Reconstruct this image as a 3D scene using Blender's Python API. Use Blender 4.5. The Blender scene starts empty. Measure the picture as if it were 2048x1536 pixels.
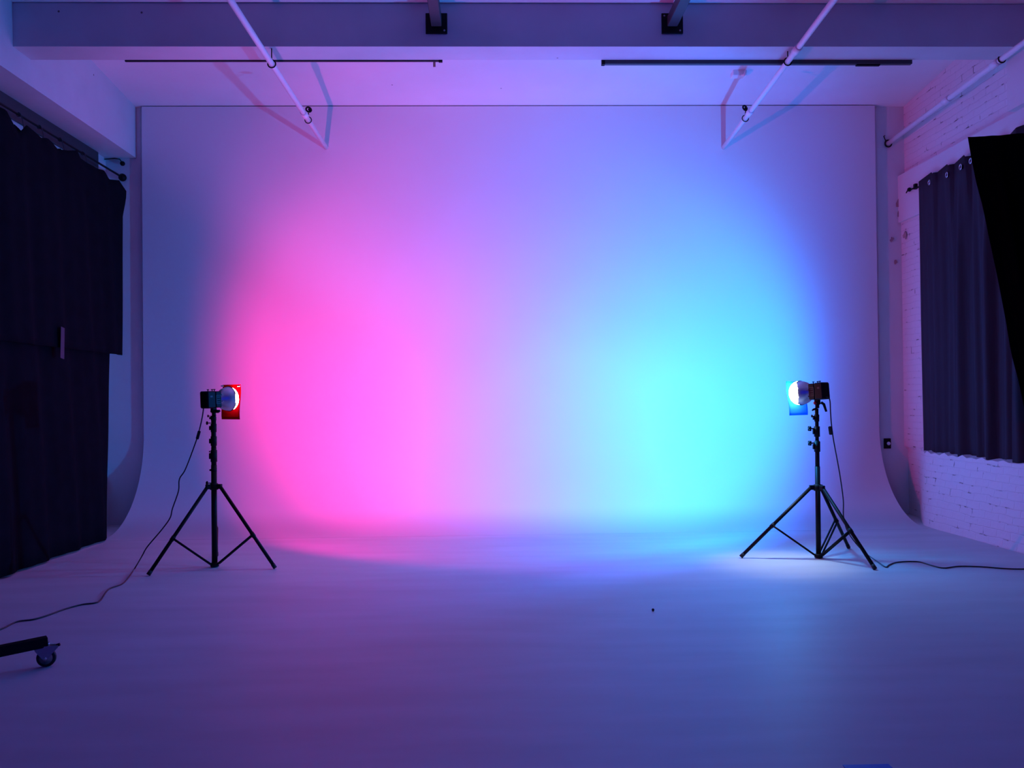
import bpy, math, random
from math import sin, cos, pi, radians, sqrt
from mathutils import Vector, Matrix
random.seed(4)
SC = bpy.context.scene
COL = SC.collection

# ------------------------------------------------------------------ camera
F = 1700.0
YAW, PIT, ROL = radians(1.48), radians(0.5), radians(0.6)
fw = Vector((sin(YAW)*cos(PIT), cos(YAW)*cos(PIT), sin(PIT)))
r0 = Vector((cos(YAW), -sin(YAW), 0)); u0 = r0.cross(fw)
RT = r0*cos(ROL) - u0*sin(ROL); UP = r0*sin(ROL) + u0*cos(ROL)
EYE = Vector((0, 0, 1.4))
CX, CY = 1023.766, 784.705
def P(px, py, x=None, y=None, z=None):
    d = RT*((px-CX)/F) - UP*((py-CY)/F) + fw
    t = (x-EYE.x)/d.x if x is not None else (y-EYE.y)/d.y if y is not None else (z-EYE.z)/d.z
    return EYE + d*t
cd = bpy.data.cameras.new('camera'); cam = bpy.data.objects.new('camera', cd); COL.objects.link(cam)
M = Matrix((RT, UP, -fw)).transposed().to_4x4(); M.translation = EYE
cam.matrix_world = M
cd.sensor_fit = 'HORIZONTAL'; cd.sensor_width = 36; cd.lens = 36*F/2048
cd.shift_x = (1024-CX)/2048; cd.shift_y = (CY-768)/2048
cd.clip_start = .05; cd.clip_end = 100
SC.camera = cam

# ------------------------------------------------------------------ mesh helpers
class MB:
    def __init__(s): s.v = []; s.f = []; s.sm = []
    def add(s, vs, fs, smooth=False):
        n = len(s.v); s.v += [tuple(v) for v in vs]
        s.f += [tuple(i+n for i in f) for f in fs]; s.sm += [smooth]*len(fs); return s
    def box(s, x0, x1, y0, y1, z0, z1, mat=None, b=0.0):
        if b <= 0:
            vs = [Vector((x, y, z)) for x in (x0, x1) for y in (y0, y1) for z in (z0, z1)]
            fs = [(0,1,3,2), (4,6,7,5), (0,4,5,1), (2,3,7,6), (0,2,6,4), (1,5,7,3)]
            sm = False
        else:   # bevelled box
            vs = []; idx = {}
            X = ((x0, 1), (x1, -1)); Y = ((y0, 1), (y1, -1)); Z = ((z0, 1), (z1, -1))
            for i in (0, 1):
                for j in (0, 1):
                    for k in (0, 1):
                        x, sx = X[i]; y, sy = Y[j]; z, sz = Z[k]
                        for a, p in (('x', (x, y+sy*b, z+sz*b)), ('y', (x+sx*b, y, z+sz*b)), ('z', (x+sx*b, y+sy*b, z))):
                            idx[(i, j, k, a)] = len(vs); vs.append(Vector(p))
            g = lambda i, j, k, a: idx[(i, j, k, a)]
            fs = []
            for i in (0, 1):
                fs.append([g(i,0,0,'x'), g(i,1,0,'x'), g(i,1,1,'x'), g(i,0,1,'x')])
                fs.append([g(0,i,0,'y'), g(1,i,0,'y'), g(1,i,1,'y'), g(0,i,1,'y')])
                fs.append([g(0,0,i,'z'), g(1,0,i,'z'), g(1,1,i,'z'), g(0,1,i,'z')])
                for j in (0, 1):
                    fs.append([g(i,j,0,'x'), g(i,j,1,'x'), g(i,j,1,'y'), g(i,j,0,'y')])
                    fs.append([g(i,0,j,'x'), g(i,1,j,'x'), g(i,1,j,'z'), g(i,0,j,'z')])
                    fs.append([g(0,i,j,'y'), g(1,i,j,'y'), g(1,i,j,'z'), g(0,i,j,'z')])
                    for k in (0, 1): fs.append([g(i,j,k,'x'), g(i,j,k,'y'), g(i,j,k,'z')])
            sm = False
        if mat: vs = [mat @ v for v in vs]
        return s.add(vs, fs, sm)
    def tube(s, pts, r, n=12, cap=True, smooth=True):
        pts = [Vector(p) for p in pts]; rs = r if isinstance(r, (list, tuple)) else [r]*len(pts)
        vs = []; fs = []; prev = None
        for i, p in enumerate(pts):
            a = pts[max(i-1, 0)]; b = pts[min(i+1, len(pts)-1)]; t = (b-a).normalized()
            if prev is None:
                u = t.cross(Vector((0, 0, 1)))
                if u.length < .05: u = t.cross(Vector((0, 1, 0)))
            else: u = prev - t*prev.dot(t)
            u.normalize(); prev = u; w = t.cross(u)
            for k in range(n):
                q = 2*pi*k/n; vs.append(p + (u*cos(q) + w*sin(q))*rs[i])
        for i in range(len(pts)-1):
            for k in range(n): fs.append((i*n+k, i*n+(k+1)%n, (i+1)*n+(k+1)%n, (i+1)*n+k))
        s.add(vs, fs, smooth)
        if cap: s.add(vs[:n], [tuple(range(n))[::-1]]); s.add(vs[-n:], [tuple(range(n))])
        return s
    def lathe(s, prof, o, ax, n=24, smooth=True):     # prof: (dist along axis, radius)
        o = Vector(o); ax = Vector(ax).normalized()
        u = ax.cross(Vector((0, 0, 1)))
        if u.length < .05: u = Vector((1, 0, 0))
        u.normalize(); w = ax.cross(u); vs = []; fs = []
        for d, r in prof:
            for k in range(n):
                q = 2*pi*k/n; vs.append(o + ax*d + (u*cos(q)+w*sin(q))*max(r, 1e-5))
        for i in range(len(prof)-1):
            for k in range(n): fs.append((i*n+k, i*n+(k+1)%n, (i+1)*n+(k+1)%n, (i+1)*n+k))
        return s.add(vs, fs, smooth)
    def ball(s, c, r, n=16):
        return s.lathe([(-r*cos(pi*i/10), r*sin(pi*i/10)) for i in range(11)], c, (0, 0, 1), n)
    def torus(s, c, ax, R, r, n=24, m=8):
        c = Vector(c); ax = Vector(ax).normalized(); u = ax.cross(Vector((0, 0, 1)))
        if u.length < .05: u = Vector((1, 0, 0))
        u.normalize(); w = ax.cross(u); vs = []; fs = []
        for i in range(n):
            d = u*cos(2*pi*i/n) + w*sin(2*pi*i/n)
            for k in range(m): vs.append(c + d*(R + r*cos(2*pi*k/m)) + ax*(r*sin(2*pi*k/m)))
        for i in range(n):
            for k in range(m): fs.append((i*m+k, i*m+(k+1)%m, ((i+1)%n)*m+(k+1)%m, ((i+1)%n)*m+k))
        return s.add(vs, fs, True)
    def build(s, name, mat, parent=None, weld=True):
        me = bpy.data.meshes.new(name); me.from_pydata(s.v, [], s.f); me.validate(); 
        if len(me.polygons) == len(s.sm): me.polygons.foreach_set('use_smooth', s.sm)
        me.materials.append(mat); me.update()
        import bmesh
        bm = bmesh.new(); bm.from_mesh(me)
        bmesh.ops.remove_doubles(bm, verts=bm.verts, dist=1e-5)
        bmesh.ops.recalc_face_normals(bm, faces=bm.faces); bm.to_mesh(me); bm.free()
        o = bpy.data.objects.new(name, me); COL.objects.link(o)
        if parent:
            o.parent = parent
            p = parent; w = Vector()
            while p: w += p.location; p = p.parent
            o.location = -w if parent.type == 'EMPTY' else Vector()
        return o
def tag(o, label=None, cat=None, group=None, kind=None):
    if label: o['label'] = label
    if cat: o['category'] = cat
    if group: o['group'] = group
    if kind: o['kind'] = kind
    return o
def empty(name, loc, label, cat, group=None):
    o = bpy.data.objects.new(name, None); COL.objects.link(o); o.location = loc; o.empty_display_size = .1
    return tag(o, label, cat, group)
def smooth_path(pts, k=6):
    pts = [Vector(p) for p in pts]; out = []
    for i in range(len(pts)-1):
        a = pts[max(i-1, 0)]; b = pts[i]; c = pts[i+1]; d = pts[min(i+2, len(pts)-1)]
        for j in range(k):
            t = j/k
            out.append(.5*((2*b) + (c-a)*t + (2*a-5*b+4*c-d)*t*t + (3*b-a-3*c+d)*t**3))
    return out + [pts[-1]]
def lerp(tab, x):
    if x <= tab[0][0]: return tab[0][1]
    for (a, va), (b, vb) in zip(tab, tab[1:]):
        if x <= b: return va + (vb-va)*(x-a)/(b-a)
    return tab[-1][1]

# ------------------------------------------------------------------ materials
def mat(name, color, rough=.5, metal=0, spec=.5, noise=0, nscale=4, bump=0, bscale=60, stretch=(1,1,1), specks=0, wear=None):
    m = bpy.data.materials.new(name); m.use_nodes = True; nt = m.node_tree; N = nt.nodes; L = nt.links
    b = N['Principled BSDF']; b.inputs['Roughness'].default_value = rough; b.inputs['Metallic'].default_value = metal
    b.inputs['Specular IOR Level'].default_value = spec
    b.inputs['Base Color'].default_value = (*color, 1)
    tc = N.new('ShaderNodeTexCoord'); mp = N.new('ShaderNodeMapping'); mp.inputs['Scale'].default_value = stretch
    L.new(tc.outputs['Object'], mp.inputs['Vector'])
    out = None
    if noise:
        t = N.new('ShaderNodeTexNoise'); t.inputs['Scale'].default_value = nscale; t.inputs['Detail'].default_value = 5
        L.new(mp.outputs[0], t.inputs['Vector'])
        r = N.new('ShaderNodeMapRange'); r.inputs['From Min'].default_value = .3; r.inputs['From Max'].default_value = .7
        r.inputs['To Min'].default_value = 1-noise; r.inputs['To Max'].default_value = 1
        L.new(t.outputs['Fac'], r.inputs['Value'])
        v = N.new('ShaderNodeMix'); v.data_type = 'RGBA'; v.blend_type = 'MULTIPLY'; v.inputs['Factor'].default_value = 1
        v.inputs['A'].default_value = (*color, 1); L.new(r.outputs[0], v.inputs['B']); out = v.outputs['Result']
    if specks:
        t = N.new('ShaderNodeTexVoronoi'); t.inputs['Scale'].default_value = specks
        L.new(tc.outputs['Object'], t.inputs['Vector'])
        r = N.new('ShaderNodeMapRange'); r.inputs['From Min'].default_value = .014; r.inputs['From Max'].default_value = .022
        r.inputs['To Min'].default_value = 1; r.inputs['To Max'].default_value = 0; L.new(t.outputs['Distance'], r.inputs['Value'])
        v = N.new('ShaderNodeMix'); v.data_type = 'RGBA'; L.new(r.outputs[0], v.inputs['Factor'])
        if out: L.new(out, v.inputs['A'])
        else: v.inputs['A'].default_value = (*color, 1)
        v.inputs['B'].default_value = (.12, .1, .1, 1); out = v.outputs['Result']
    if out: L.new(out, b.inputs['Base Color'])
    if bump:
        t = N.new('ShaderNodeTexNoise'); t.inputs['Scale'].default_value = bscale; t.inputs['Detail'].default_value = 4
        L.new(mp.outputs[0], t.inputs['Vector'])
        bp = N.new('ShaderNodeBump'); bp.inputs['Strength'].default_value = bump; bp.inputs['Distance'].default_value = .01
        L.new(t.outputs['Fac'], bp.inputs['Height']); L.new(bp.outputs[0], b.inputs['Normal'])
    return m
def brick_mat(name, color):
    m = mat(name, color, .6); nt = m.node_tree; N = nt.nodes; L = nt.links; b = N['Principled BSDF']
    tc = [n for n in N if n.type == 'TEX_COORD'][0]
    sp = N.new('ShaderNodeSeparateXYZ'); cb = N.new('ShaderNodeCombineXYZ'); L.new(tc.outputs['Object'], sp.inputs[0])
    L.new(sp.outputs['Y'], cb.inputs['X']); L.new(sp.outputs['Z'], cb.inputs['Y'])
    wn = N.new('ShaderNodeTexNoise'); wn.inputs['Scale'].default_value = 5; L.new(cb.outputs[0], wn.inputs['Vector'])
    mx = N.new('ShaderNodeMix'); mx.data_type = 'RGBA'; mx.blend_type = 'LINEAR_LIGHT'; mx.inputs['Factor'].default_value = .018
    L.new(cb.outputs[0], mx.inputs['A']); L.new(wn.outputs['Color'], mx.inputs['B'])
    br = N.new('ShaderNodeTexBrick'); br.inputs['Scale'].default_value = 1; br.inputs['Mortar Size'].default_value = .007
    br.inputs['Mortar Smooth'].default_value = .6; br.inputs['Brick Width'].default_value = .21; br.inputs['Row Height'].default_value = .073
    L.new(mx.outputs['Result'], br.inputs['Vector'])
    n2 = N.new('ShaderNodeTexNoise'); n2.inputs['Scale'].default_value = 9; n2.inputs['Detail'].default_value = 6; L.new(cb.outputs[0], n2.inputs['Vector'])
    # holes knocked into the mortar, dark old mortar inside
    gt = N.new('ShaderNodeMapRange'); gt.inputs['From Min'].default_value = .57; gt.inputs['From Max'].default_value = .69
    L.new(n2.outputs['Fac'], gt.inputs['Value'])
    mu = N.new('ShaderNodeMath'); mu.operation = 'MULTIPLY'; L.new(gt.outputs[0], mu.inputs[0]); L.new(br.outputs['Fac'], mu.inputs[1])
    cm = N.new('ShaderNodeMix'); cm.data_type = 'RGBA'; cm.inputs['A'].default_value = (*color, 1); cm.inputs['B'].default_value = (.1, .07, .07, 1)
    L.new(mu.outputs[0], cm.inputs['Factor']); L.new(cm.outputs['Result'], b.inputs['Base Color'])
    h = N.new('ShaderNodeMath'); h.operation = 'MULTIPLY_ADD'; h.inputs[1].default_value = -.5
    L.new(br.outputs['Fac'], h.inputs[0]); L.new(n2.outputs['Fac'], h.inputs[2])
    h2 = N.new('ShaderNodeMath'); h2.operation = 'SUBTRACT'; L.new(h.outputs[0], h2.inputs[0]); L.new(mu.outputs[0], h2.inputs[1])
    bp = N.new('ShaderNodeBump'); bp.inputs['Strength'].default_value = .55; bp.inputs['Distance'].default_value = .010
    L.new(h2.outputs[0], bp.inputs['Height']); L.new(bp.outputs[0], b.inputs['Normal'])
    return m
def emis(name, color, s):
    m = bpy.data.materials.new(name); m.use_nodes = True; b = m.node_tree.nodes['Principled BSDF']
    b.inputs['Base Color'].default_value = (.8, .8, .8, 1)
    b.inputs['Emission Color'].default_value = (*color, 1); b.inputs['Emission Strength'].default_value = s; return m
def gel_mat(name, color, alpha):
    m = bpy.data.materials.new(name); m.use_nodes = True; nt = m.node_tree; N = nt.nodes; L = nt.links; N.clear()
    o = N.new('ShaderNodeOutputMaterial'); d = N.new('ShaderNodeBsdfDiffuse'); t = N.new('ShaderNodeBsdfTranslucent'); tr = N.new('ShaderNodeBsdfTransparent')
    nz = N.new('ShaderNodeTexNoise'); nz.inputs['Scale'].default_value = 6
    r = N.new('ShaderNodeMapRange'); r.inputs['To Min'].default_value = .85; L.new(nz.outputs['Fac'], r.inputs['Value'])
    v = N.new('ShaderNodeMix'); v.data_type = 'RGBA'; v.blend_type = 'MULTIPLY'; v.inputs['Factor'].default_value = 1
    v.inputs['A'].default_value = (*color, 1); L.new(r.outputs[0], v.inputs['B'])
    for n in (d, t, tr): L.new(v.outputs['Result'], n.inputs[0])
    a = N.new('ShaderNodeMixShader'); a.inputs[0].default_value = .6; L.new(d.outputs[0], a.inputs[1]); L.new(t.outputs[0], a.inputs[2])
    c = N.new('ShaderNodeMixShader'); c.inputs[0].default_value = alpha; L.new(a.outputs[0], c.inputs[1]); L.new(tr.outputs[0], c.inputs[2])
    L.new(c.outputs[0], o.inputs['Surface']); return m

m_cyc = mat('cyclorama white paint', (.72, .72, .72), .55, spec=.2, noise=.03, nscale=1.2)
def floor_falloff(m, floor_col):      # foot of the curve blends to floor grey: dimmer light put into the colour
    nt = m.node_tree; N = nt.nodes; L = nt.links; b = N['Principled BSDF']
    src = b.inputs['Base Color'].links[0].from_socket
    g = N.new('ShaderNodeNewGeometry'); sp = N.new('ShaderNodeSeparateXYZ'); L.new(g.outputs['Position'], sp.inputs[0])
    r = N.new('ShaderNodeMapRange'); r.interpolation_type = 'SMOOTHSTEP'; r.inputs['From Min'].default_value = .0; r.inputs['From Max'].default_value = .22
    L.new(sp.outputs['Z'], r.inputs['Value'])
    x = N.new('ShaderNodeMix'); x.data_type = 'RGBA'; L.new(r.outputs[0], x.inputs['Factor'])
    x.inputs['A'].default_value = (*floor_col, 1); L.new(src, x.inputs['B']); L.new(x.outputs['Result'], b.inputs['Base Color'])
floor_falloff(m_cyc, (.53, .53, .54))
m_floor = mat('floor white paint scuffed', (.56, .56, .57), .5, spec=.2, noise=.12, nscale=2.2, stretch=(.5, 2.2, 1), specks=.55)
m_ceil = mat('ceiling white paint', (.72, .72, .72), .6, spec=.2, noise=.04, nscale=3, specks=2.2, bump=.12, bscale=14)
m_beam = mat('beam white paint', (.6, .6, .61), .6, spec=.2, noise=.08, nscale=3, specks=1.9, bump=.3, bscale=9)
m_wall = mat('wall white paint', (.66, .66, .66), .6, spec=.2, noise=.06, nscale=2, bump=.15, bscale=20)
m_brick = brick_mat('painted brick', (.68, .67, .68))
m_cloth = mat('black cloth', (.006, .007, .012), .95, spec=.05, noise=.3, nscale=8)
m_cloth2 = mat('dense black cloth', (.0025, .0025, .003), .95, spec=.02, noise=.3, nscale=8)
m_curt = mat('charcoal curtain cloth', (.036, .03, .045), .85, spec=.15, noise=.15, nscale=30, stretch=(1, 1, .1))
m_black = mat('black painted metal', (.006, .006, .008), .5, spec=.14, noise=.2, nscale=20)
m_plastic = mat('black plastic', (.008, .008, .01), .55, spec=.15, noise=.2, nscale=20)
m_body = mat('lamp housing black enamel', (.005, .005, .006), .5, spec=.16, noise=.2, nscale=20)
m_chrome = mat('brushed aluminium', (.75, .75, .78), .34, 1, noise=.1, nscale=30)
m_steel = mat('bright steel', (.7, .7, .72), .25, 1, noise=.1, nscale=30)
m_zinc = mat('zinc plated steel', (.3, .3, .33), .35, .9, noise=.1, nscale=30)
m_pipe = mat('white painted pipe', (.78, .78, .8), .4, spec=.4, noise=.06, nscale=8)
m_rubber = mat('black rubber', (.01, .01, .012), .7, noise=.2, nscale=20)
m_cord = mat('black cable rubber', (.006, .006, .012), .5, noise=.2, nscale=20)
m_dark = mat('dark enamel', (.045, .045, .055), .5, noise=.2, nscale=10)
m_red = mat('red plastic', (.5, .01, .02), .35, noise=.1, nscale=10)
m_white = mat('white plastic', (.8, .8, .8), .35, noise=.05, nscale=10)
m_tape = mat('blue tape', (.0, .09, .62), .5, noise=.1, nscale=20)
m_tapeg = mat('grey tape', (.02, .035, .06), .6, noise=.1, nscale=20)
m_orange = mat('tan card', (.55, .3, .22), .6, noise=.1, nscale=20)
m_speck = mat('dark crumb', (.02, .02, .03), .8, noise=.1)
m_glow = emis('hot lamp glass', (1, .93, .97), 14); m_glow2 = emis('hotter lamp glass', (1, .97, .97), 28)
m_gelr = gel_mat('red lighting gel', (.34, .0, .004), .3)
m_gelb = gel_mat('cyan lighting gel', (.03, .40, .95), .45)

# ------------------------------------------------------------------ the setting
YC, YW = 9.90, 9.96
XL, XR = -3.99, 4.58
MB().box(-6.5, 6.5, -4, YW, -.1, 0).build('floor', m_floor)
bpy.data.objects['floor']['kind'] = 'structure'
def ceil_z(y): return 4.838 + .10*(YW-y)
s = MB()
s.add([(-4.6, YW+.1, ceil_z(YW+.1)), (5.2, YW+.1, ceil_z(YW+.1)), (5.2, 7.6, ceil_z(7.6)), (-4.6, 7.6, ceil_z(7.6)),
       (-4.6, YW+.1, 5.3), (5.2, YW+.1, 5.3), (5.2, 7.6, 5.3), (-4.6, 7.6, 5.3)],
      [(0,1,2,3), (4,7,6,5), (0,4,5,1), (2,6,7,3), (0,3,7,4), (1,5,6,2)])
s.box(-6.5, 6.5, -4, 7.55, 4.868, 5.3)
tag(s.build('ceiling', m_ceil), kind='structure')
tag(MB().box(-4.6, 5.2, YW, YW+.2, 0, 5.0).build('wall_back', m_wall), kind='structure')
tag(MB().box(-4.65, -4.43, -4, YW, 0, 5.0).build('wall_left', m_wall), kind='structure')

# cyclorama : thin shell swept from the wall down onto the floor
def cyc_profile():
    R = 1.04; pr = []
    pr.append((YC-R-.05, .0012))
    for i in range(0, 25):
        a = (pi/2)*i/24; pr.append((YC-R + R*sin(a), .0012 + R*(1-cos(a))))
    pr.append((YC, 3.0)); pr.append((YC, 4.832)); return pr
pr = cyc_profile(); th = .012
off = []
for i, (y, z) in enumerate(pr):
    a = pr[max(i-1, 0)]; b = pr[min(i+1, len(pr)-1)]; dy, dz = b[0]-a[0], b[1]-a[1]; l = sqrt(dy*dy+dz*dz)
    t_ = th if z > .03 else .003
    off.append((y + dz/l*t_, z - dy/l*t_))
vs = []; fs = []; n = len(pr)
for X in (XL, XR):
    vs += [(X, y, z) for y, z in pr] + [(X, y, z) for y, z in off]
for i in range(n-1):
    fs.append((i, i+1, 2*n+i+1, 2*n+i)); fs.append((n+i, 3*n+i, 3*n+i+1, n+i+1))
    fs.append((i, n+i, n+i+1, i+1)); fs.append((2*n+i, 2*n+i+1, 3*n+i+1, 3*n+i))
fs.append((0, 2*n, 3*n, n)); fs.append((n-1, 2*n-1, 4*n-1, 3*n-1))
s = MB(); s.add(vs, fs[:4*(n-1)], True); s.add(vs, fs[4*(n-1):])
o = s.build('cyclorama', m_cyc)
tag(o, 'seamless white cyclorama backdrop curving from the wall onto the floor', 'backdrop')
for p in o.data.polygons: p.use_smooth = abs(p.normal.x) < .5 
es = o.modifiers.new('edge split', 'EDGE_SPLIT'); es.split_angle = radians(40)

# beams
tag(MB().box(-4.08, 5.0, 7.40, 7.69, 4.487, 4.865).box(-4.08, 5.0, 7.55, 7.69, 4.8, 5.1).build('trim_1', m_beam), kind='structure')
tag(MB().box(-4.43, -4.075, -4, YW, 4.25, 5.1).build('trim_2', m_beam), kind='structure')
tag(MB().box(-4.43, -4.405, 3, 9.72, 4.06, 4.25).build('trim_4', m_dark), kind='structure')

# right brick wall : upper wall, pier, window sill shoulder and thick foot
foot = [(3.0, 4.68), (7.3, 4.672), (8.0, 4.663), (8.5, 4.651), (8.8, 4.64), (9.05, 4.66), (9.3, 4.76), (9.6, 4.90), (9.96, 4.95)]
topx = [(3.0, 4.77), (9.2, 4.77), (9.6, 4.90), (9.96, 4.95)]
s = MB(); vs = []; fs = []
ys = [-4, 0, 3, 5, 6] + [6.5+.0865*i for i in range(41)]
ys[-1] = 9.96
def jag(y, k): return .012*sin(y*37+k) + .008*sin(y*91+2*k)
rows = 7
for y in ys:
    f_, t_ = lerp(foot, y), lerp(topx, y)
    zs = [0, .2, .4, .6, .775+jag(y, 1)*1.0]
    for z in zs: vs.append((f_ + (t_-f_)*z/.78, y, z))
    vs.append((4.905, y, .80)); vs.append((4.905, y, 3.46)); vs.append((4.955, y, 3.47)); vs.append((4.955, y, 5.15))
    vs.append((5.2, y, 5.15)); vs.append((5.2, y, 0))
m_ = 11
for i in range(len(ys)-1):
    for k in range(m_): fs.append((i*m_+k, i*m_+(k+1) % m_, (i+1)*m_+(k+1) % m_, (i+1)*m_+k))
fs.append(tuple(range(m_))); fs.append(tuple((len(ys)-1)*m_+k for k in range(m_)))
s.add(vs, fs)
tag(s.build('wall_right', m_brick), kind='structure')
s = MB().box(4.872, 4.96, -4, YW, 3.455, 4.008)
o = s.build('trim_3', m_wall); tag(o, kind='structure')
o = MB().box(4.80, 4.96, 7.35, 7.70, 4.008, 4.49).build('trim_5', m_wall); tag(o, kind='structure')

# broken plaster edges beside the lintel
for i, (px, py, r) in enumerate(((1796, 404, .035), (1798, 425, .03), (1810, 470, .035), (1784, 478, .022), (1791, 525, .018))):
    c = P(px, py, y=9.955) if px < 1800 else P(px, py, x=4.895)
    s = MB(); k = 9; vs = []
    nrm = (0, -1, 0) if px < 1800 else (-1, 0, 0)
    for j in range(k):
        a = 2*pi*j/k; q = r*random.uniform(.35, 1.45)
        d = Vector((cos(a)*q, 0, sin(a)*q*1.4)) if px < 1800 else Vector((0, cos(a)*q, sin(a)*q*1.4))
        vs.append(c+d)
    vs2 = [v + Vector(nrm)*.008 for v in vs]
    s.add(vs+vs2, [tuple(range(k)), tuple(range(k, 2*k))] + [(j, (j+1) % k, k+(j+1) % k, k+j) for j in range(k)])
    tag(s.build('plaster_chip', mat('bare plaster %d' % i, (.42, .30, .30), .9, noise=.3, nscale=30)),
        ['broken plaster scar at the lintel corner, topmost', 'broken plaster scar just under the topmost one by the lintel',
         'bare plaster scar on the brick pier under the lintel corner', 'small plaster scar on back wall right of the cyclorama edge',
         'smallest plaster scar, lowest on the back wall right of cyclorama'][i], 'wall damage', 'plaster scars beside the lintel')

# ------------------------------------------------------------------ overhead pipes
def clamp(pt, top, parent_, label=None):
    s = MB().torus(pt, (0, 1, 0), .034, .006, 20, 6)
    s.tube([pt+Vector((0, 0, .032)), (pt.x, pt.y, top)], .005, 8)
    return s.build('hanger', m_black, parent_)
def ring(pt, parent_):
    return MB().torus(pt, (0, 1, 0), .034, .005, 20, 6).tube([pt+Vector((0, 0, .03)), pt+Vector((.004, 0, .075))], .006, 8).build('hanger', m_black, parent_)
def pipe(pts, r, label, hang, flange=True, extra=()):
    root = empty('sprinkler_pipe', pts[-1], label, 'pipe', 'overhead white pipes')
    MB().tube(pts, r, 16).build('pipe_run', m_pipe, root)
    for y in extra:
        c = pts[0].lerp(pts[-1], (y-pts[0].y)/(pts[-1].y-pts[0].y)); d = (pts[-1]-pts[0]).normalized()
        MB().tube([c-d*.06, c+d*.06], r*1.28, 16).build('coupling', m_pipe, root)
    for y, top in hang:
        c = pts[0].lerp(pts[-1], (y-pts[0].y)/(pts[-1].y-pts[0].y)); clamp(c, top, root)
    return root
e = P(652, 295, y=YC-.002)
a = Vector((e.x+.002, -1.0, e.z)); 
rt = pipe([a, e], .0255, 'white pipe on the left running from overhead into the cyclorama', [(7.44, 4.487)], extra=(8.75, ))
def reel(c, parent_):
    s = MB().torus(c, (.5, -1, .3), .027, .009, 24, 8); s.lathe([(-.006, 0), (-.006, .014), (.006, .014), (.006, 0)], c+Vector((.008, 0, 0)), (.5, -1, .3), 16)
    return s.build('hanger_wheel', m_black, parent_)
c = a.lerp(e, (8.93-a.y)/(e.y-a.y)); reel(c+Vector((.012, -.03, .10)), rt); ring(c, rt)
e = P(1447, 295, y=YC-.002)
c1 = P(1576, 120, z=4.40); c2 = P(1668, 0, z=4.44)
d = (P(1668, 0, z=4.42)-e); a = e + d*(1.9)
rt = pipe([a, e], .0255, 'white pipe on the right running from overhead into the cyclorama', [(7.5, 4.487)], extra=(8.75, 7.25))
c = a.lerp(e, (8.93-a.y)/(e.y-a.y)); reel(c+Vector((-.012, -.03, .10)), rt); ring(c, rt)
e = P(1775, 288, y=YW-.002); b_ = P(2048, 85, x=4.70)
d = b_-e; a = e + d*2.2
rt = pipe([a, e], .027, 'white pipe running along the top of the brick wall', [(7.62, 4.487)], extra=(8.6, 7.72))
MB().torus(e+Vector((0, -.02, 0)), (0, 1, 0), .04, .008).tube([e+Vector((-.03, -.02, .03)), e+Vector((-.05, -.01, .09)), e+Vector((-.03, -.0, .1))], .005, 8).build('wall_ring', m_black, rt)

# ------------------------------------------------------------------ steel bars with plates on the beam
def bar(px, lab, screws):
    c = P(px, 48, y=7.4)
    root = empty('steel_bar', (c.x, 7.39, c.z-.09), lab, 'metal bar', 'black bars bolted to the cross beam')
    s = MB().box(c.x-.094, c.x+.094, 7.385, 7.4, c.z-.09, c.z+.09, b=.003); s.build('wall_plate', m_black, root)
    s = MB(); X = c.x+.0; z0 = c.z-.028
    s.box(X-.045, X+.045, -1, 7.386, z0, z0+.09, b=.004).build('tube_bar', m_dark, root)
    for dx, dz in screws:
        MB().lathe([(0, 0), (0, .009), (.004, .007), (.006, 0)], (c.x+dx, 7.385, c.z+dz), (0, -1, 0), 10).build('screw', m_zinc, root)
bar(873, 'black steel bar and plate on the beam, the left of two', [(.068, -.062)])
bar(1344, 'black steel bar and plate on the beam, the right of two', [(-.07, .066), (.068, -.062)])

# ------------------------------------------------------------------ raceways behind the beam edge
a = P(250, 120, y=7.70); b_ = P(884, 121, y=7.70)
root = empty('mounting_rail', ((a.x+b_.x)/2, 7.71, 4.487), 'thin black rail along the left half of the cross beam', 'rail')
MB().box(a.x, b_.x, 7.692, 7.712, 4.474, 4.50, b=.002).build('rail_bar', m_dark, root)
c = P(869, 128, y=7.71)
MB().box(c.x-.012, c.x+.010, 7.70, 7.704, c.z-.03, 4.476).build('paper_tag', m_orange, root)
MB().box(b_.x-.03, b_.x+.004, 7.688, 7.716, 4.470, 4.502, b=.002).build('end_cap', m_black, root)
a = P(1206, 122, y=7.70); b_ = P(1824, 120, y=7.70)
root = empty('track_light_rail', ((a.x+b_.x)/2, 7.71, 4.45), 'wide dark metal rail along the right half of the cross beam', 'rail')
MB().box(a.x, b_.x, 7.692, 7.735, 4.452, 4.515, b=.003).build('rail_bar', m_dark, root)
MB().box(a.x-.012, a.x+.018, 7.690, 7.738, 4.448, 4.518, b=.002).build('end_cap', m_black, root)
MB().box(3.4, 3.62, 7.70, 7.73, 4.440, 4.453, b=.002).build('bracket', m_black, root)
# smoke-detector like box on ceiling
c = P(1478, 141, z=4.94); zc = ceil_z(c.y)
root = empty('ceiling_junction_box', (c.x, c.y, zc), 'small white junction box on the ceiling near the right pipe', 'junction box')
MB().box(c.x-.08, c.x+.07, c.y-.05, c.y+.05, zc-.055, zc+.01, b=.006).build('box_body', m_white, root)
MB().tube([(c.x+.01, c.y-.03, zc-.045), (c.x+.035, c.y-.07, zc-.06), (c.x+.045, c.y-.09, zc-.02)], .011, 10).build('swivel_arm', m_white, root)
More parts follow.
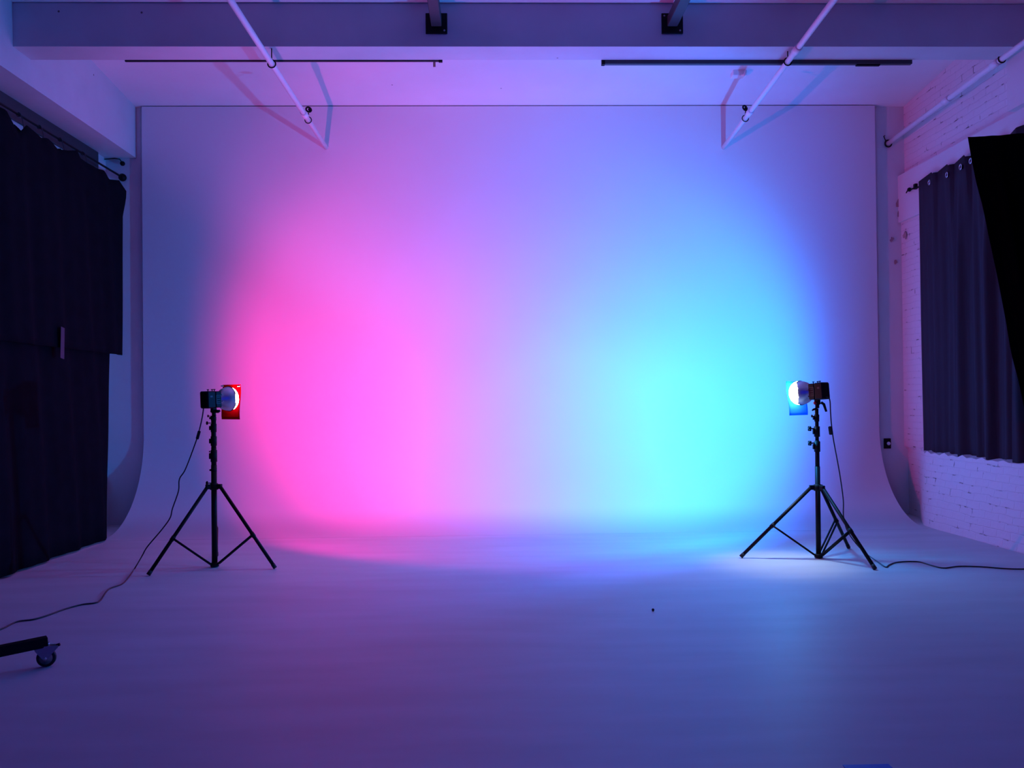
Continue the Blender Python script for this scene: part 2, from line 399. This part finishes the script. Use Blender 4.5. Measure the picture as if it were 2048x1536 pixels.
# outlet
root = empty('wall_outlet', (4.70, YW, .83), 'black outlet plate with pale socket, low on back wall beside cyclorama', 'outlet')
c = P(1775, 887, y=YW-.01)
MB().box(c.x-.042, c.x+.042, YW-.012, YW, c.z-.06, c.z+.06, b=.003).build('cover_plate', m_black, root)
MB().lathe([(0, .021), (.007, .021), (.009, .018), (.009, 0)], (c.x+.012, YW-.011, c.z+.0), (0, -1, 0), 18).build('socket', m_white, root)

# ------------------------------------------------------------------ curtains
def sheet(name, grid, m, parent=None, th=.006):
    nu, nv = len(grid), len(grid[0]); s = MB(); vs = [p for r in grid for p in r]; fs = []
    for i in range(nu-1):
        for j in range(nv-1): fs.append((i*nv+j, (i+1)*nv+j, (i+1)*nv+j+1, i*nv+j+1))
    s.add(vs, fs, True); o = s.build(name, m, parent)
    so = o.modifiers.new('thickness', 'SOLIDIFY'); so.thickness = th; so.offset = 0
    return o
# left : tall black drape hung from hooks on a rod
RX = -4.22
r_end = P(245, 355, x=RX)
root = empty('curtain_rod', (RX, r_end.y, r_end.z), 'black curtain rod with ball end above the black drapes', 'curtain rod')
MB().tube([(RX, 3, r_end.z), (RX, r_end.y, r_end.z)], .011, 12).build('rod', m_black, root)
MB().ball(r_end, .045).build('finial', m_black, root)
f2 = P(245, 327, x=RX)
MB().ball(f2, .028).tube([f2, f2+Vector((-.03, 0, .05)), f2+Vector((-.09, 0, .06)), f2+Vector((-.205, 0, .05))], .006, 8).build('wall_hook', m_black, root)
top_px = [(-60, 190), (0, 222), (24, 268), (46, 252), (71, 277), (85, 278), (108, 300), (126, 303), (146, 303), (150, 318), (162, 324), (186, 339), (200, 343), (213, 361), (232, 363), (244, 385)]
tops = []
for px, py in top_px:
    p = P(px, py, x=-4.17); tops.append((p.y, p.z))
tops.sort(); tops = [(3.0, tops[0][1])] + tops
yt1 = tops[-1][0]
def drapeX(t, y, ph, amp): return amp*(sin(y*11+ph) + .6*sin(y*23+ph*2+t*1.5) + .3*sin(y*5.3+t))
def left_drape(name, yend, ybeg, z0f, xo, ph, amp, label, topcut=None, edge=None):
    g = []; nu = 110
    for i in range(nu+1):
        u = i/nu; col = []
        for j in range(25):
            t = j/24                       # 0 top, 1 bottom
            y1 = edge(t) if edge else yend
            y = ybeg + (y1-ybeg)*u
            zt = lerp(tops, min(y + (yt1-y1)*u, yt1)) - (topcut or 0)
            zb = z0f(y); z = zt + (zb-zt)*t
            x = -4.17 + (.235)*(1-z/3.9) + xo + drapeX(t, y, ph, amp*(.4+.6*t))
            col.append((x, y, z))
        g.append(col)
    return sheet(name, g, m_cloth)
def edge_lower(t):
    z = 3.6*(1-t); X = -4.17 + .235*(1-z/3.9)
    px = lerp([(0, 216), (.7, 217), (1.8, 221), (3.0, 226), (3.7, 232)], z)
    return P(px, 800, x=X).y
def edge_upper(t):
    z = 3.86 + (1.93-3.86)*t; X = -4.17 + .235*(1-z/3.9)
    px = lerp([(1.9, 236), (3.55, 237), (3.75, 242), (3.86, 243)], z)
    return P(px, 800, x=X).y
o = left_drape('black_drape', 0, 3.0, lambda y: .02, .0, .3, .018, '', .03, edge_lower)
tag(o, 'floor-length black drape hanging along the left wall', 'drape', 'black drapes on the left')
o = left_drape('black_drape', 0, 6.3, lambda y: 1.93, .055, 1.7, .014, '', 0, edge_upper)
tag(o, 'shorter black drape hooked over the floor-length one, ending above the floor', 'drape', 'black drapes on the left')
for k, (px, py) in enumerate(((46, 243), (87, 268), (128, 297), (173, 318))):
    p = P(px, py+6, x=-4.18)
    s = MB().tube([(RX, p.y, r_end.z+.012), (RX+.02, p.y, r_end.z), (p.x, p.y, min(p.z+.03, r_end.z-.02)), (p.x+.01, p.y, p.z-.06)], .0045, 8)
    s.torus((RX, p.y, r_end.z), (0, 1, 0), .018, .004, 14, 6)
    tag(s.build('curtain_hook', m_dark), ['metal hook on the curtain rod, nearest the left edge', 'second metal curtain hook from the left edge',
        'third metal curtain hook from the left edge', 'metal curtain hook nearest the rod ball end'][k], 'hook', 'curtain hooks on the left rod')
c = P(133, 688, x=-3.93)
c.x = -3.965
s = MB().add([c+Vector(v) for v in ((0, -.035, .16), (0, .03, .15), (0, .02, -.14), (0, -.05, -.13), (.004, -.035, .16), (.004, .03, .15), (.004, .02, -.14), (.004, -.05, -.13))],
      [(0,1,2,3), (7,6,5,4), (0,4,5,1), (1,5,6,2), (2,6,7,3), (3,7,4,0)])
tag(s.build('tape_strip', m_tapeg), 'strip of grey tape stuck on the black left drape', 'tape')

# right : charcoal curtain with steel grommets
root = empty('grommet_curtain', (4.84, 8.4, .7), 'dark charcoal grommet curtain hanging over the brick wall window', 'curtain')
g = []; y0, y1 = 6.9, 9.395; nu = 150
def zig(u):          # accordion at the top; softened folds lower down
    return u
knots = [(0, 0), (.30, 1), (.58, 0), (.86, 1), (1.2, 0), (1.5, 1), (1.8, .1), (2.1, 1), (2.5, 0)]
for i in range(nu+1):
    y = y1 - (y1-y0)*i/nu; dd = y1-y; col = []
    pp = [(0, .0), (.37, -.028), (.375, .010), (.68, -.03), (.69, .02), (.98, -.035), (1.0, .02), (1.22, -.045), (1.3, .03), (1.5, -.05), (1.6, .02), (1.85, -.05), (2.0, .02), (2.5, -.03)]
    for j in range(19):
        t = j/18; z = 3.80 + (.715-3.80)*t
        xz = lerp(pp, dd)
        lo = .024*sin(dd*13+.8) + .022*sin(dd*27+t*1.2) * min(1, dd*1.3) + .01*sin(dd*51)
        w = min(1, t*3.2)
        x = 4.835 + xz*(1-w) + lo*w*(.5+min(dd, 1)*.7)
        zz = z
        if j == 0: zz = z + {0: 0}.get(0) + (-.0 + .02*((dd*3.1) % 1))
        yy = y + .012*sin(t*4+dd*6)*w
        col.append((min(x, 4.862), yy, zz))
    g.append(col)
sheet('curtain_cloth', g, m_curt, root)
for k, (px, py) in enumerate(((1858.5, 365), (1893.5, 350), (1921, 334), (1941, 322))):
    p = P(px, py, x=4.80); p.x = [4.808, 4.797, 4.79, 4.77][k]
    p = P(px, py, x=p.x)
    MB().torus(p, (1, -.15, 0), .026, .006, 24, 8).build('grommet', m_steel, root)
    MB().lathe([(0, .0), (0, .022), (.035, .022), (.035, 0)], p, (1, -.15, 0), 16).build('rod_opening', m_black, root)
a = P(1817, 380, x=4.845); b_ = P(1842, 371, x=4.845)
root = empty('curtain_rod', a, 'dark rod end and bracket left of the charcoal curtain', 'curtain rod')
s = MB(); s.tube([(4.845, a.y, a.z), (4.845, 9.36, 3.74)], .009, 10); s.build('rod', m_black, root)
MB().ball((4.845, a.y-.02, a.z+.0), .024).tube([(4.845, a.y+.02, a.z), (4.845, a.y+.055, a.z-.02)], .007, 8).build('finial', m_black, root)
MB().box(4.838, 4.873, a.y-.16, a.y-.12, a.z-.025, a.z+.035, b=.003).build('bracket', m_black, root)

# near right black drape, held back to the right
ed = [(1936, 274), (1942, 310), (1954, 368), (1966, 411), (1978, 470), (1997, 560), (2012, 638), (2023, 705), (2040, 770), (2056, 850), (2070, 930), (2080, 1020), (2085, 1100)]
YD = 6.3
edge = [P(px, py, y=YD) for px, py in ed]; et = sorted((p.z, p.x) for p in edge)
zt = edge[0].z; g = []
for i in range(61):
    u = i/60; col = []
    for j in range(41):
        t = j/40; z = zt + (.03-zt)*t
        xl = lerp(et, z); x = xl + (4.60-xl)*u
        fold = .05*sin(u*30+.5)*(1-.3*t) + .02*sin(u*61)
        zz = z + .05*max(0, u-.12)*(1-t)
        col.append((x, YD + fold*min(1, u*6+.1)*min(1, t*8+.1) - .10*u, zz))
    g.append(col)
o = sheet('black_drape', g, m_cloth2)
tag(o, 'heavy black drape swept back beside the charcoal curtain at right edge', 'drape')
MB().tube([(edge[0].x+.04, YD+.03, zt-.035), (4.90, YD+.03, zt-.035)], .014, 12).build('support_bar', m_black, o)

# ------------------------------------------------------------------ light stands
def knob(c, d, parent, scale=1.0, m=None):
    c = Vector(c); d = Vector(d).normalized(); s = MB()
    s.lathe([(0, .005*scale), (.035*scale, .005*scale)], c, d, 10)
    e_ = c + d*.038*scale
    u = d.cross(Vector((0, 0, 1))).normalized(); w = d.cross(u)
    s.lathe([(-.006*scale, 0), (-.006*scale, .009*scale), (.010*scale, .009*scale), (.010*scale, 0)], e_, d, 12)
    for k in range(4):
        a = pi/4 + k*pi/2; q = e_ + (u*cos(a)+w*sin(a))*.014*scale
        s.ball(q, .009*scale, 10)
    return s.build('knob', m or m_plastic, parent)
def stand(cx, cy, feet, hubz, jt, tilt_top, knobs, collars, label, rr=(.0215, .0185, .0155)):
    base = Vector((cx, cy, 0)); root = empty('light_stand', base, label, 'light stand', 'black tripod light stands')
    T = lambda z: Vector((cx, cy, z))
    MB().tube([T(.022), T(hubz+.18)], rr[0], 20).build('lower_column', m_black, root)
    MB().tube([T(hubz+.17), T(1.02)], rr[1], 18).build('middle_column', m_black, root)
    MB().tube([T(1.01), T(tilt_top)], rr[2], 18).build('upper_column', m_black, root)
    s = MB().lathe([(0, 0), (0, .034), (.05, .034), (.055, .026), (.06, .0)], T(hubz-.03), (0, 0, 1), 20)
    hub = s.build('leg_hub', m_plastic, root)
    s = MB().lathe([(0, 0), (0, .024), (.004, .036), (.03, .036), (.036, .024), (.036, 0)], T(.004), (0, 0, 1), 20)
    s.build('base_hub', m_plastic, root)
    for f in feet:
        f = Vector((f[0], f[1], 0)); d = (f-base).normalized()
        top = T(hubz)+d*.055; bot = f + Vector((0, 0, .012))
        MB().box(-.012, .03, -.016, .016, -.022, .018, mat=Matrix.Translation(T(hubz)+d*.04) @ Matrix.Rotation(math.atan2(d.y, d.x), 4, 'Z'), b=.003).build('leg_bracket', m_plastic, root)
        leg = MB().tube([top, bot], .0150, 14).build('leg', m_black, root)
        ax = (bot-top).normalized()
        MB().tube([bot-ax*.035, bot+ax*.004], .0170, 14).build('foot_cap', m_rubber, leg)
        j = top.lerp(bot, jt)
        lat = d.cross(Vector((0, 0, 1)))
        s = MB()
        for sg in (-1, 1): s.tube([j+lat*.014*sg, T(.03)+d*.035+lat*.014*sg], .0085, 10)
        s.tube([j-lat*.02, j+lat*.02], .009, 10)
        MB().tube([j-ax*.02, j+ax*.02], .0180, 14).build('leg_joint', m_plastic, leg)
        s.build('brace', m_black, root)
    for z, r, h in collars:
        MB().lathe([(-h/2, r*.8), (-h/2, r), (h/2, r), (h/2, r*.8)], T(z), (0, 0, 1), 20).build('collar', m_plastic, root)
        MB().box(-r-.012, -r+.008, -.011, .011, z-h*.25, z+h*.25, mat=Matrix.Translation((cx, cy, 0)), b=.002).build('clamp_lug', m_plastic, root)
    for z, ln in knobs: knob((cx-.018-.006*ln, cy-.003, z), (-1, -.15, 0), root, ln)
    return root
LC = (-2.36, 7.32); RC = (2.83, 7.30)
zl = lambda py: P(425, py, y=LC[1]).z
zr = lambda py: P(1637, py, y=RC[1]).z
LS = stand(*LC, [(-2.787, 6.989), (-1.819, 7.199), (-2.506, 7.826)], .69, .60, P(429, 799, y=LC[1]).z-.147,
      [(zl(832), .6), (zl(846), .8), (zl(903), .4), (zl(966), .9)],
      [(zl(836), .0225, .04), (zl(856), .0245, .07), (zl(882), .0255, .08), (zl(912), .027, .10), (zl(940), .024, .03)], 'black tripod light stand holding the red-gelled lamp', (.0235, .0215, .0205))
RS = stand(*RC, [(2.173, 7.368), (3.282, 7.747), (3.082, 6.774)], .615, .55, P(1637, 783, y=RC[1]).z-.147,
      [(zr(857), 1.15), (zr(886), 1.15), (zr(832), .6)],
      [(zr(836), .021, .06), (zr(863), .0245, .09), (zr(893), .0255, .09)], 'black tripod light stand holding the blue-gelled lamp')

# ------------------------------------------------------------------ lamp heads
def head(cx, cy, zc, az, side, label, tilt=0.0):
    """local frame: +X along the beam, origin at the body centre"""
    root = empty('studio_lamp', (cx, cy, zc-.11), label, 'studio lamp', 'bare reflector studio lamps')
    A = Vector((sin(az), cos(az), 0)); Mx = Matrix.Translation((cx, cy, zc)) @ Matrix.Rotation(math.atan2(A.y, A.x), 4, 'Z') @ Matrix.Rotation(tilt, 4, 'Y')
    W = lambda x, y, z: Mx @ Vector((x, y, z))
    D = (W(1, 0, 0)-W(0, 0, 0)); Lt = (W(0, 1, 0)-W(0, 0, 0)); Uv = (W(0, 0, 1)-W(0, 0, 0))
    body = MB().box(-.095, -.012, -.058, .058, -.073, .073, mat=Mx, b=.010)
    body.box(-.014, .045, -.055, .055, -.070, .070, mat=Mx, b=.007)
    body = body.build('housing', m_body, root)
    s = MB()
    sy = -side     # the face the camera sees
    for q in (-.037, .033): s.box(-.010, .038, min(sy*.0575, sy*.053), max(sy*.0575, sy*.053), q, q+.004, mat=Mx)
    for q in (-.010, .034): s.box(q, q+.004, min(sy*.0575, sy*.053), max(sy*.0575, sy*.053), -.037, .037, mat=Mx)
    for q in (-.02, 0, .02): s.box(-.002, .030, min(sy*.0560, sy*.053), max(sy*.0560, sy*.053), q-.002, q+.002, mat=Mx)
    s.build('vent_panel', m_dark, body)
    MB().box(-.068, -.046, min(sy*.0590, sy*.0570), max(sy*.0590, sy*.0570), .02, .034, mat=Mx).build('badge', m_dark, body)
    s = MB()
    for k, x in enumerate((-.045, -.015, .018)):
        s.lathe([(0, .004), (.014, .004), (.014, .010), (.020, .010), (.021, 0)], W(x, (-1)**k*.008, .068), Uv, 10)
    s.build('top_knobs', m_plastic, body)
    # reflector : spun aluminium bowl, open at the front
    prof = [(d_, r_*.94) for d_, r_ in [(.040, .052), (.054, .058), (.070, .076), (.094, .096), (.126, .108), (.150, .112), (.153, .114),
            (.153, .111), (.148, .109), (.124, .105), (.094, .092), (.070, .072), (.056, .05), (.046, .0)]]
    refl = MB().lathe(prof, W(0, 0, 0), D, 48).build('reflector', m_chrome, root)
    MB().torus(W(.152, 0, 0), D, .1068, .003, 48, 8).build('rim', m_black, refl)
    for k in range(6):
        a = k*2*pi/6+.3; q = W(.048, cos(a)*.058, sin(a)*.058)
        MB().box(-.009, .009, -.006, .006, -.005, .005, mat=Matrix.Translation(q), b=.0015).build('retaining_clip', m_steel, refl)
    # frosted glass dome over the bulb
    dl, rd, sh = (.052, .100, -.012) if side > 0 else (.075, .104, .022)
    dome = [(.120, .080), (.153, .096)] + [(.156+dl*sin(t*pi/2/10), rd*cos(t*pi/2/10)**.9) for t in range(11)]
    MB().lathe(dome, W(0, sh, 0), D, 40).build('glass_dome', m_glow if side > 0 else m_glow2, root)
    # yoke, tilt joint and lever
    s = MB().box(-.022, .018, -.020, .020, -.098, -.070, mat=Mx, b=.004)
    s.tube([W(0, 0, -.09), W(0, 0, -.09)+Vector((0, 0, -.055))], .017, 16)
    s.lathe([(-.028, 0), (-.028, .016), (.028, .016), (.028, 0)], W(0, 0, -.100), Lt, 16)
    s.build('tilt_mount', m_plastic, root)
    c = W(.0, 0, -.10)
    if side > 0:
        MB().tube([c+Vector((.02, -.02, 0)), c+Vector((.045, -.03, -.002)), c+Vector((.062, -.03, .004))], [.013, .014, .009], 12).build('tilt_lever', m_plastic, root)
        MB().tube([c+Vector((.02, -.02, -.035)), c+Vector((.028, -.02, -.04))], .006, 8).build('locking_pin', m_steel, root)
    else:
        MB().tube([c+Vector((.025, -.02, .005)), c+Vector((.045, -.03, -.01)), c+Vector((.064, -.035, -.075))], [.012, .012, .009], 12).build('tilt_lever', m_plastic, root)
        MB().ball(c+Vector((-.03, -.025, .0)), .014, 14).build('tension_knob', m_red, root)
        MB().tube([c+Vector((-.012, -.02, -.045)), c+Vector((-.045, -.03, -.055)), c+Vector((-.058, -.03, -.065))], [.008, .009, .006], 10).build('thumb_screw', m_plastic, root)
    return root, W, D, Lt, Uv
AZL, AZR = radians(38), radians(-36)
cl = P(429, 799, y=LC[1]+.0); cr = P(1637, 783, y=RC[1]+.0)
HL, WL, DL, LL, UL = head(LC[0]+.0, LC[1], cl.z, AZL, 1, 'studio lamp with chrome reflector firing through the red gel', radians(-2))
HR, WR, DR, LR, UR = head(RC[0]-.0, RC[1], cr.z, AZR, -1, 'studio lamp with chrome reflector firing through the blue gel', radians(4))
def gel(W, D, Lt, Uv, dist, cy_, w, h, m, label, bend, skew=0, lat=0):
    g = []
    for i in range(13):
        u = i/12-.5; col = []
        for j in range(13):
            v = j/12-.5
            col.append(W(dist + bend*(u*u*2) + .012*sin(v*4), u*w + skew*v + lat, cy_+v*h))
        g.append(col)
    o = sheet('gel_sheet', g, m, None, .001); tag(o, label, 'gel', 'colour gel sheets'); return o
gl = gel(WL, DL, LL, UL, .216, -.030, .262, .305, m_gelr, 'square red gel sheet clipped over the left lamp reflector', .004, 0, .062)
gr = gel(WR, DR, LR, UR, .240, -.040, .28, .305, m_gelb, 'square blue gel sheet clipped over the right lamp reflector', .004, -.02, -.068)
def clip(W, x, y, z, label):
    s = MB().box(-.018, .008, -.007, .007, -.006, .006, mat=Matrix.Translation(W(x, y, z)), b=.002)
    tag(s.build('spring_clip', m_steel), label, 'clip', 'clips holding the gels')
clip(WL, .214, .165, .112, 'bright clip at the near top corner of the red gel')
clip(WL, .214, -.070, .108, 'bright clip at the far top corner of the red gel')

# power cords
def cord(pts, r, label, ad, nm='power_cord'):
    root = empty(nm, pts[-1], label, 'cord', 'lamp power cords')
    MB().tube(smooth_path(pts, 6), r, 8).build('cable', m_cord, root)
    c, d = ad; d = Vector(d).normalized()
    q = d.to_track_quat('Z', 'Y').to_matrix().to_4x4()
    MB().box(-.018, .012, -.012, .012, -.036, .036, mat=Matrix.Translation(c) @ q, b=.004).build('inline_switch', m_plastic, root)
LY = [(407, 817, 7.26), (405, 832, 7.25), (400, 855, 7.24), (393, 880, 7.23), (371.6, 937, 7.2), (359, 958, 7.19), (357, 982, 7.18), (345, 1017, 7.16), (340, 1036, 7.15), (323, 1060, 7.14), (295, 1093, 7.13), (284, 1112, 7.11)]
pts = [P(x, y, y=Y) for x, y, Y in LY]
for x, y in ((270, 1136), (262, 1148), (253, 1160), (242, 1169), (217, 1179), (201.5, 1200), (189, 1206), (164, 1209), (130, 1218), (94, 1231), (66, 1239), (33, 1243.6), (0, 1259), (-60, 1275)):
    p = P(x, y, z=.006); pts.append(p)
cord(pts, .0052, 'black power cord from the red-gelled lamp trailing across the floor leftwards', (P(396.5, 870, y=7.235), pts[2]-pts[3]))
RY = [(1650, 794, 7.22), (1657, 795, 7.2), (1660, 803, 7.2), (1661, 824, 7.2), (1663, 850, 7.2), (1667, 880, 7.22), (1675, 923, 7.25), (1681, 958, 7.28), (1686.6, 1001, 7.31), (1687, 1032, 7.34), (1694, 1060, 7.38), (1712, 1087, 7.42)]
pts = [P(x, y, y=Y) for x, y, Y in RY]
for x, y in ((1733.5, 1108.5), (1753, 1122), (1771, 1134), (1778, 1130), (1792, 1125), (1815, 1123), (1840, 1124), (1864, 1131), (1887.5, 1136), (1917.5, 1132.6), (1962, 1133.5), (2007, 1137), (2048, 1138), (2120, 1136)):
    p = P(x, y, z=.006); pts.append(p)
cord(pts, .0052, 'black power cord from the blue-gelled lamp trailing across the floor rightwards', (P(1662, 861, y=7.2), pts[4]-pts[5]))

# ------------------------------------------------------------------ rolling base at the lower left
wc = P(93, 1333, z=0)
root = empty('rolling_stand', (wc.x, wc.y, 0), 'black rolling stand base on a caster at the lower left corner', 'rolling stand')
R_ = .048
a = P(95, 1282, y=wc.y+.01); b_ = P(-200, 1343, y=wc.y-.35)
d = (b_-a).normalized(); Q = Matrix.Translation(a) @ d.to_track_quat('X', 'Z').to_matrix().to_4x4()
l_ = (b_-a).length
MB().box(0, l_, -.025, .025, -.028, .026, mat=Q, b=.003).build('base_rail', m_black, root)
c = Vector((wc.x, wc.y, R_))
ax = Vector((.25, -1, 0)).normalized(); hx = Vector((1, .25, 0)).normalized()
ws = MB().lathe([(-.013, .030), (-.013, .045), (-.008, R_), (.008, R_), (.013, .045), (.013, .030)], c, ax, 36)
ws.build('caster_wheel', m_rubber, root)
MB().lathe([(-.012, 0), (-.012, .033), (.014, .033), (.0145, .012), (.0175, .010), (.0175, 0)], c, ax, 24).build('wheel_hub', m_zinc, root)
s = MB()
for sg in (-1, 1):
    o_ = c + ax*.018*sg
    pr_ = [(-.056, .058), (.056, .060), (.050, .042), (.030, .022), (.013, -.004), (0, -.012), (-.013, -.004), (-.034, .020), (-.050, .040)]
    n = len(pr_); v1 = [o_ + hx*u + Vector((0, 0, w)) for u, w in pr_]; v2 = [v + ax*.003*sg for v in v1]
    s.add(v1+v2, [tuple(range(n)), tuple(range(n, 2*n))] + [(j, (j+1) % n, n+(j+1) % n, n+j) for j in range(n)])
yb = c + Vector((0, 0, .058))
s.box(-.058, .058, -.021, .021, 0, .006, mat=Matrix.Translation(yb) @ Matrix.Rotation(math.atan2(hx.y, hx.x), 4, 'Z'))
s.tube([yb+Vector((0, 0, .004)), yb+Vector((0, 0, .022))], .016, 16)
s.build('caster_fork', m_zinc, root)
MB().tube([c+hx*.05+Vector((0, 0, .060)), c+hx*.066+Vector((0, 0, .066))], .008, 10).build('brake_pedal', m_plastic, root)
MB().lathe([(0, 0), (0, .008), (.005, .008), (.007, 0)], c+ax*.019, ax, 12).build('axle_nut', m_steel, root)

# floor bits
a, b_ = P(1685, 1531, z=0), P(1779, 1531, z=0)
tag(MB().box(a.x, b_.x, a.y-.07, a.y, .0005, .0025).build('tape_mark', m_tape), 'strip of blue tape on the floor at the bottom edge', 'tape')
c = P(1306, 1222, z=0)
tag(MB().ball(c+Vector((0, 0, .008)), .009, 10).build('floor_crumb', m_speck), 'tiny dark crumb lying on the open floor', 'debris')

# ------------------------------------------------------------------ lights
def spot(name, loc, d, color, watts, size, blend, rad=.04):
    l = bpy.data.lights.new(name, 'SPOT'); l.color = color; l.energy = watts; l.spot_size = radians(size); l.spot_blend = blend; l.shadow_soft_size = rad
    o = bpy.data.objects.new(name, l); COL.objects.link(o); o.location = loc
    o.rotation_euler = Vector(d).to_track_quat('-Z', 'Y').to_euler(); return o
pl = WL(.235, 0, 0); pb = WR(.260, 0, 0)
def D3(az, el): return (sin(radians(az))*cos(radians(el)), cos(radians(az))*cos(radians(el)), sin(radians(el)))
def lamp(name, p, az, el, size, blend, W, c, rad=.04):
    k = max(c); return spot(name, p, D3(az, el), tuple(v/k for v in c), W*k, size, blend, rad)
# left lamp through its pink-red gel : hot core, flood, and the pale leak over the top of the gel
lamp('left_lamp_beam', pl, 30, 7, 106, .45, 250, (1.02, .0, .24))
lamp('left_lamp_flood', pl, 43, 3, 146, .3, 250, (.76, .0, .19))
lamp('left_lamp_leak', pl, 60, 66, 116, .5, 150, (.66, .13, .70))
# right lamp through its blue gel
lamp('right_lamp_beam', pb, -24, 6, 108, .5, 250, (.0, .62, 2.2))
lamp('right_lamp_flood', pb, -40, 3, 144, .3, 250, (.0, .38, 1.2))
lamp('right_lamp_spill', pb, -48, 6, 176, .3, 250, (.0, .31, 1.7))
lf = Vector((2.55, 7.4, 1.25))
def at_(n, d, size, blend, W, c):
    k = max(c); return spot(n, lf, d, tuple(v/k for v in c), W*k, size, blend)
at_('right_lamp_floor_patch', (-.1, -.25, -1.2), 64, 1, 30, (1.15, 1.0, .55))
at_('right_lamp_floor_spill', (.1, -.6, -1.2), 130, .9, 26, (.05, .95, 2.5))

w = bpy.data.worlds.new('world'); SC.world = w; w.use_nodes = True
bg = w.node_tree.nodes['Background']; bg.inputs[0].default_value = (.0, .008, .55, 1); bg.inputs[1].default_value = 1
SC.view_settings.view_transform = 'Standard'; SC.view_settings.look = 'None'
SC.view_settings.exposure = 0; SC.view_settings.gamma = 1; SC.view_settings.use_curve_mapping = False
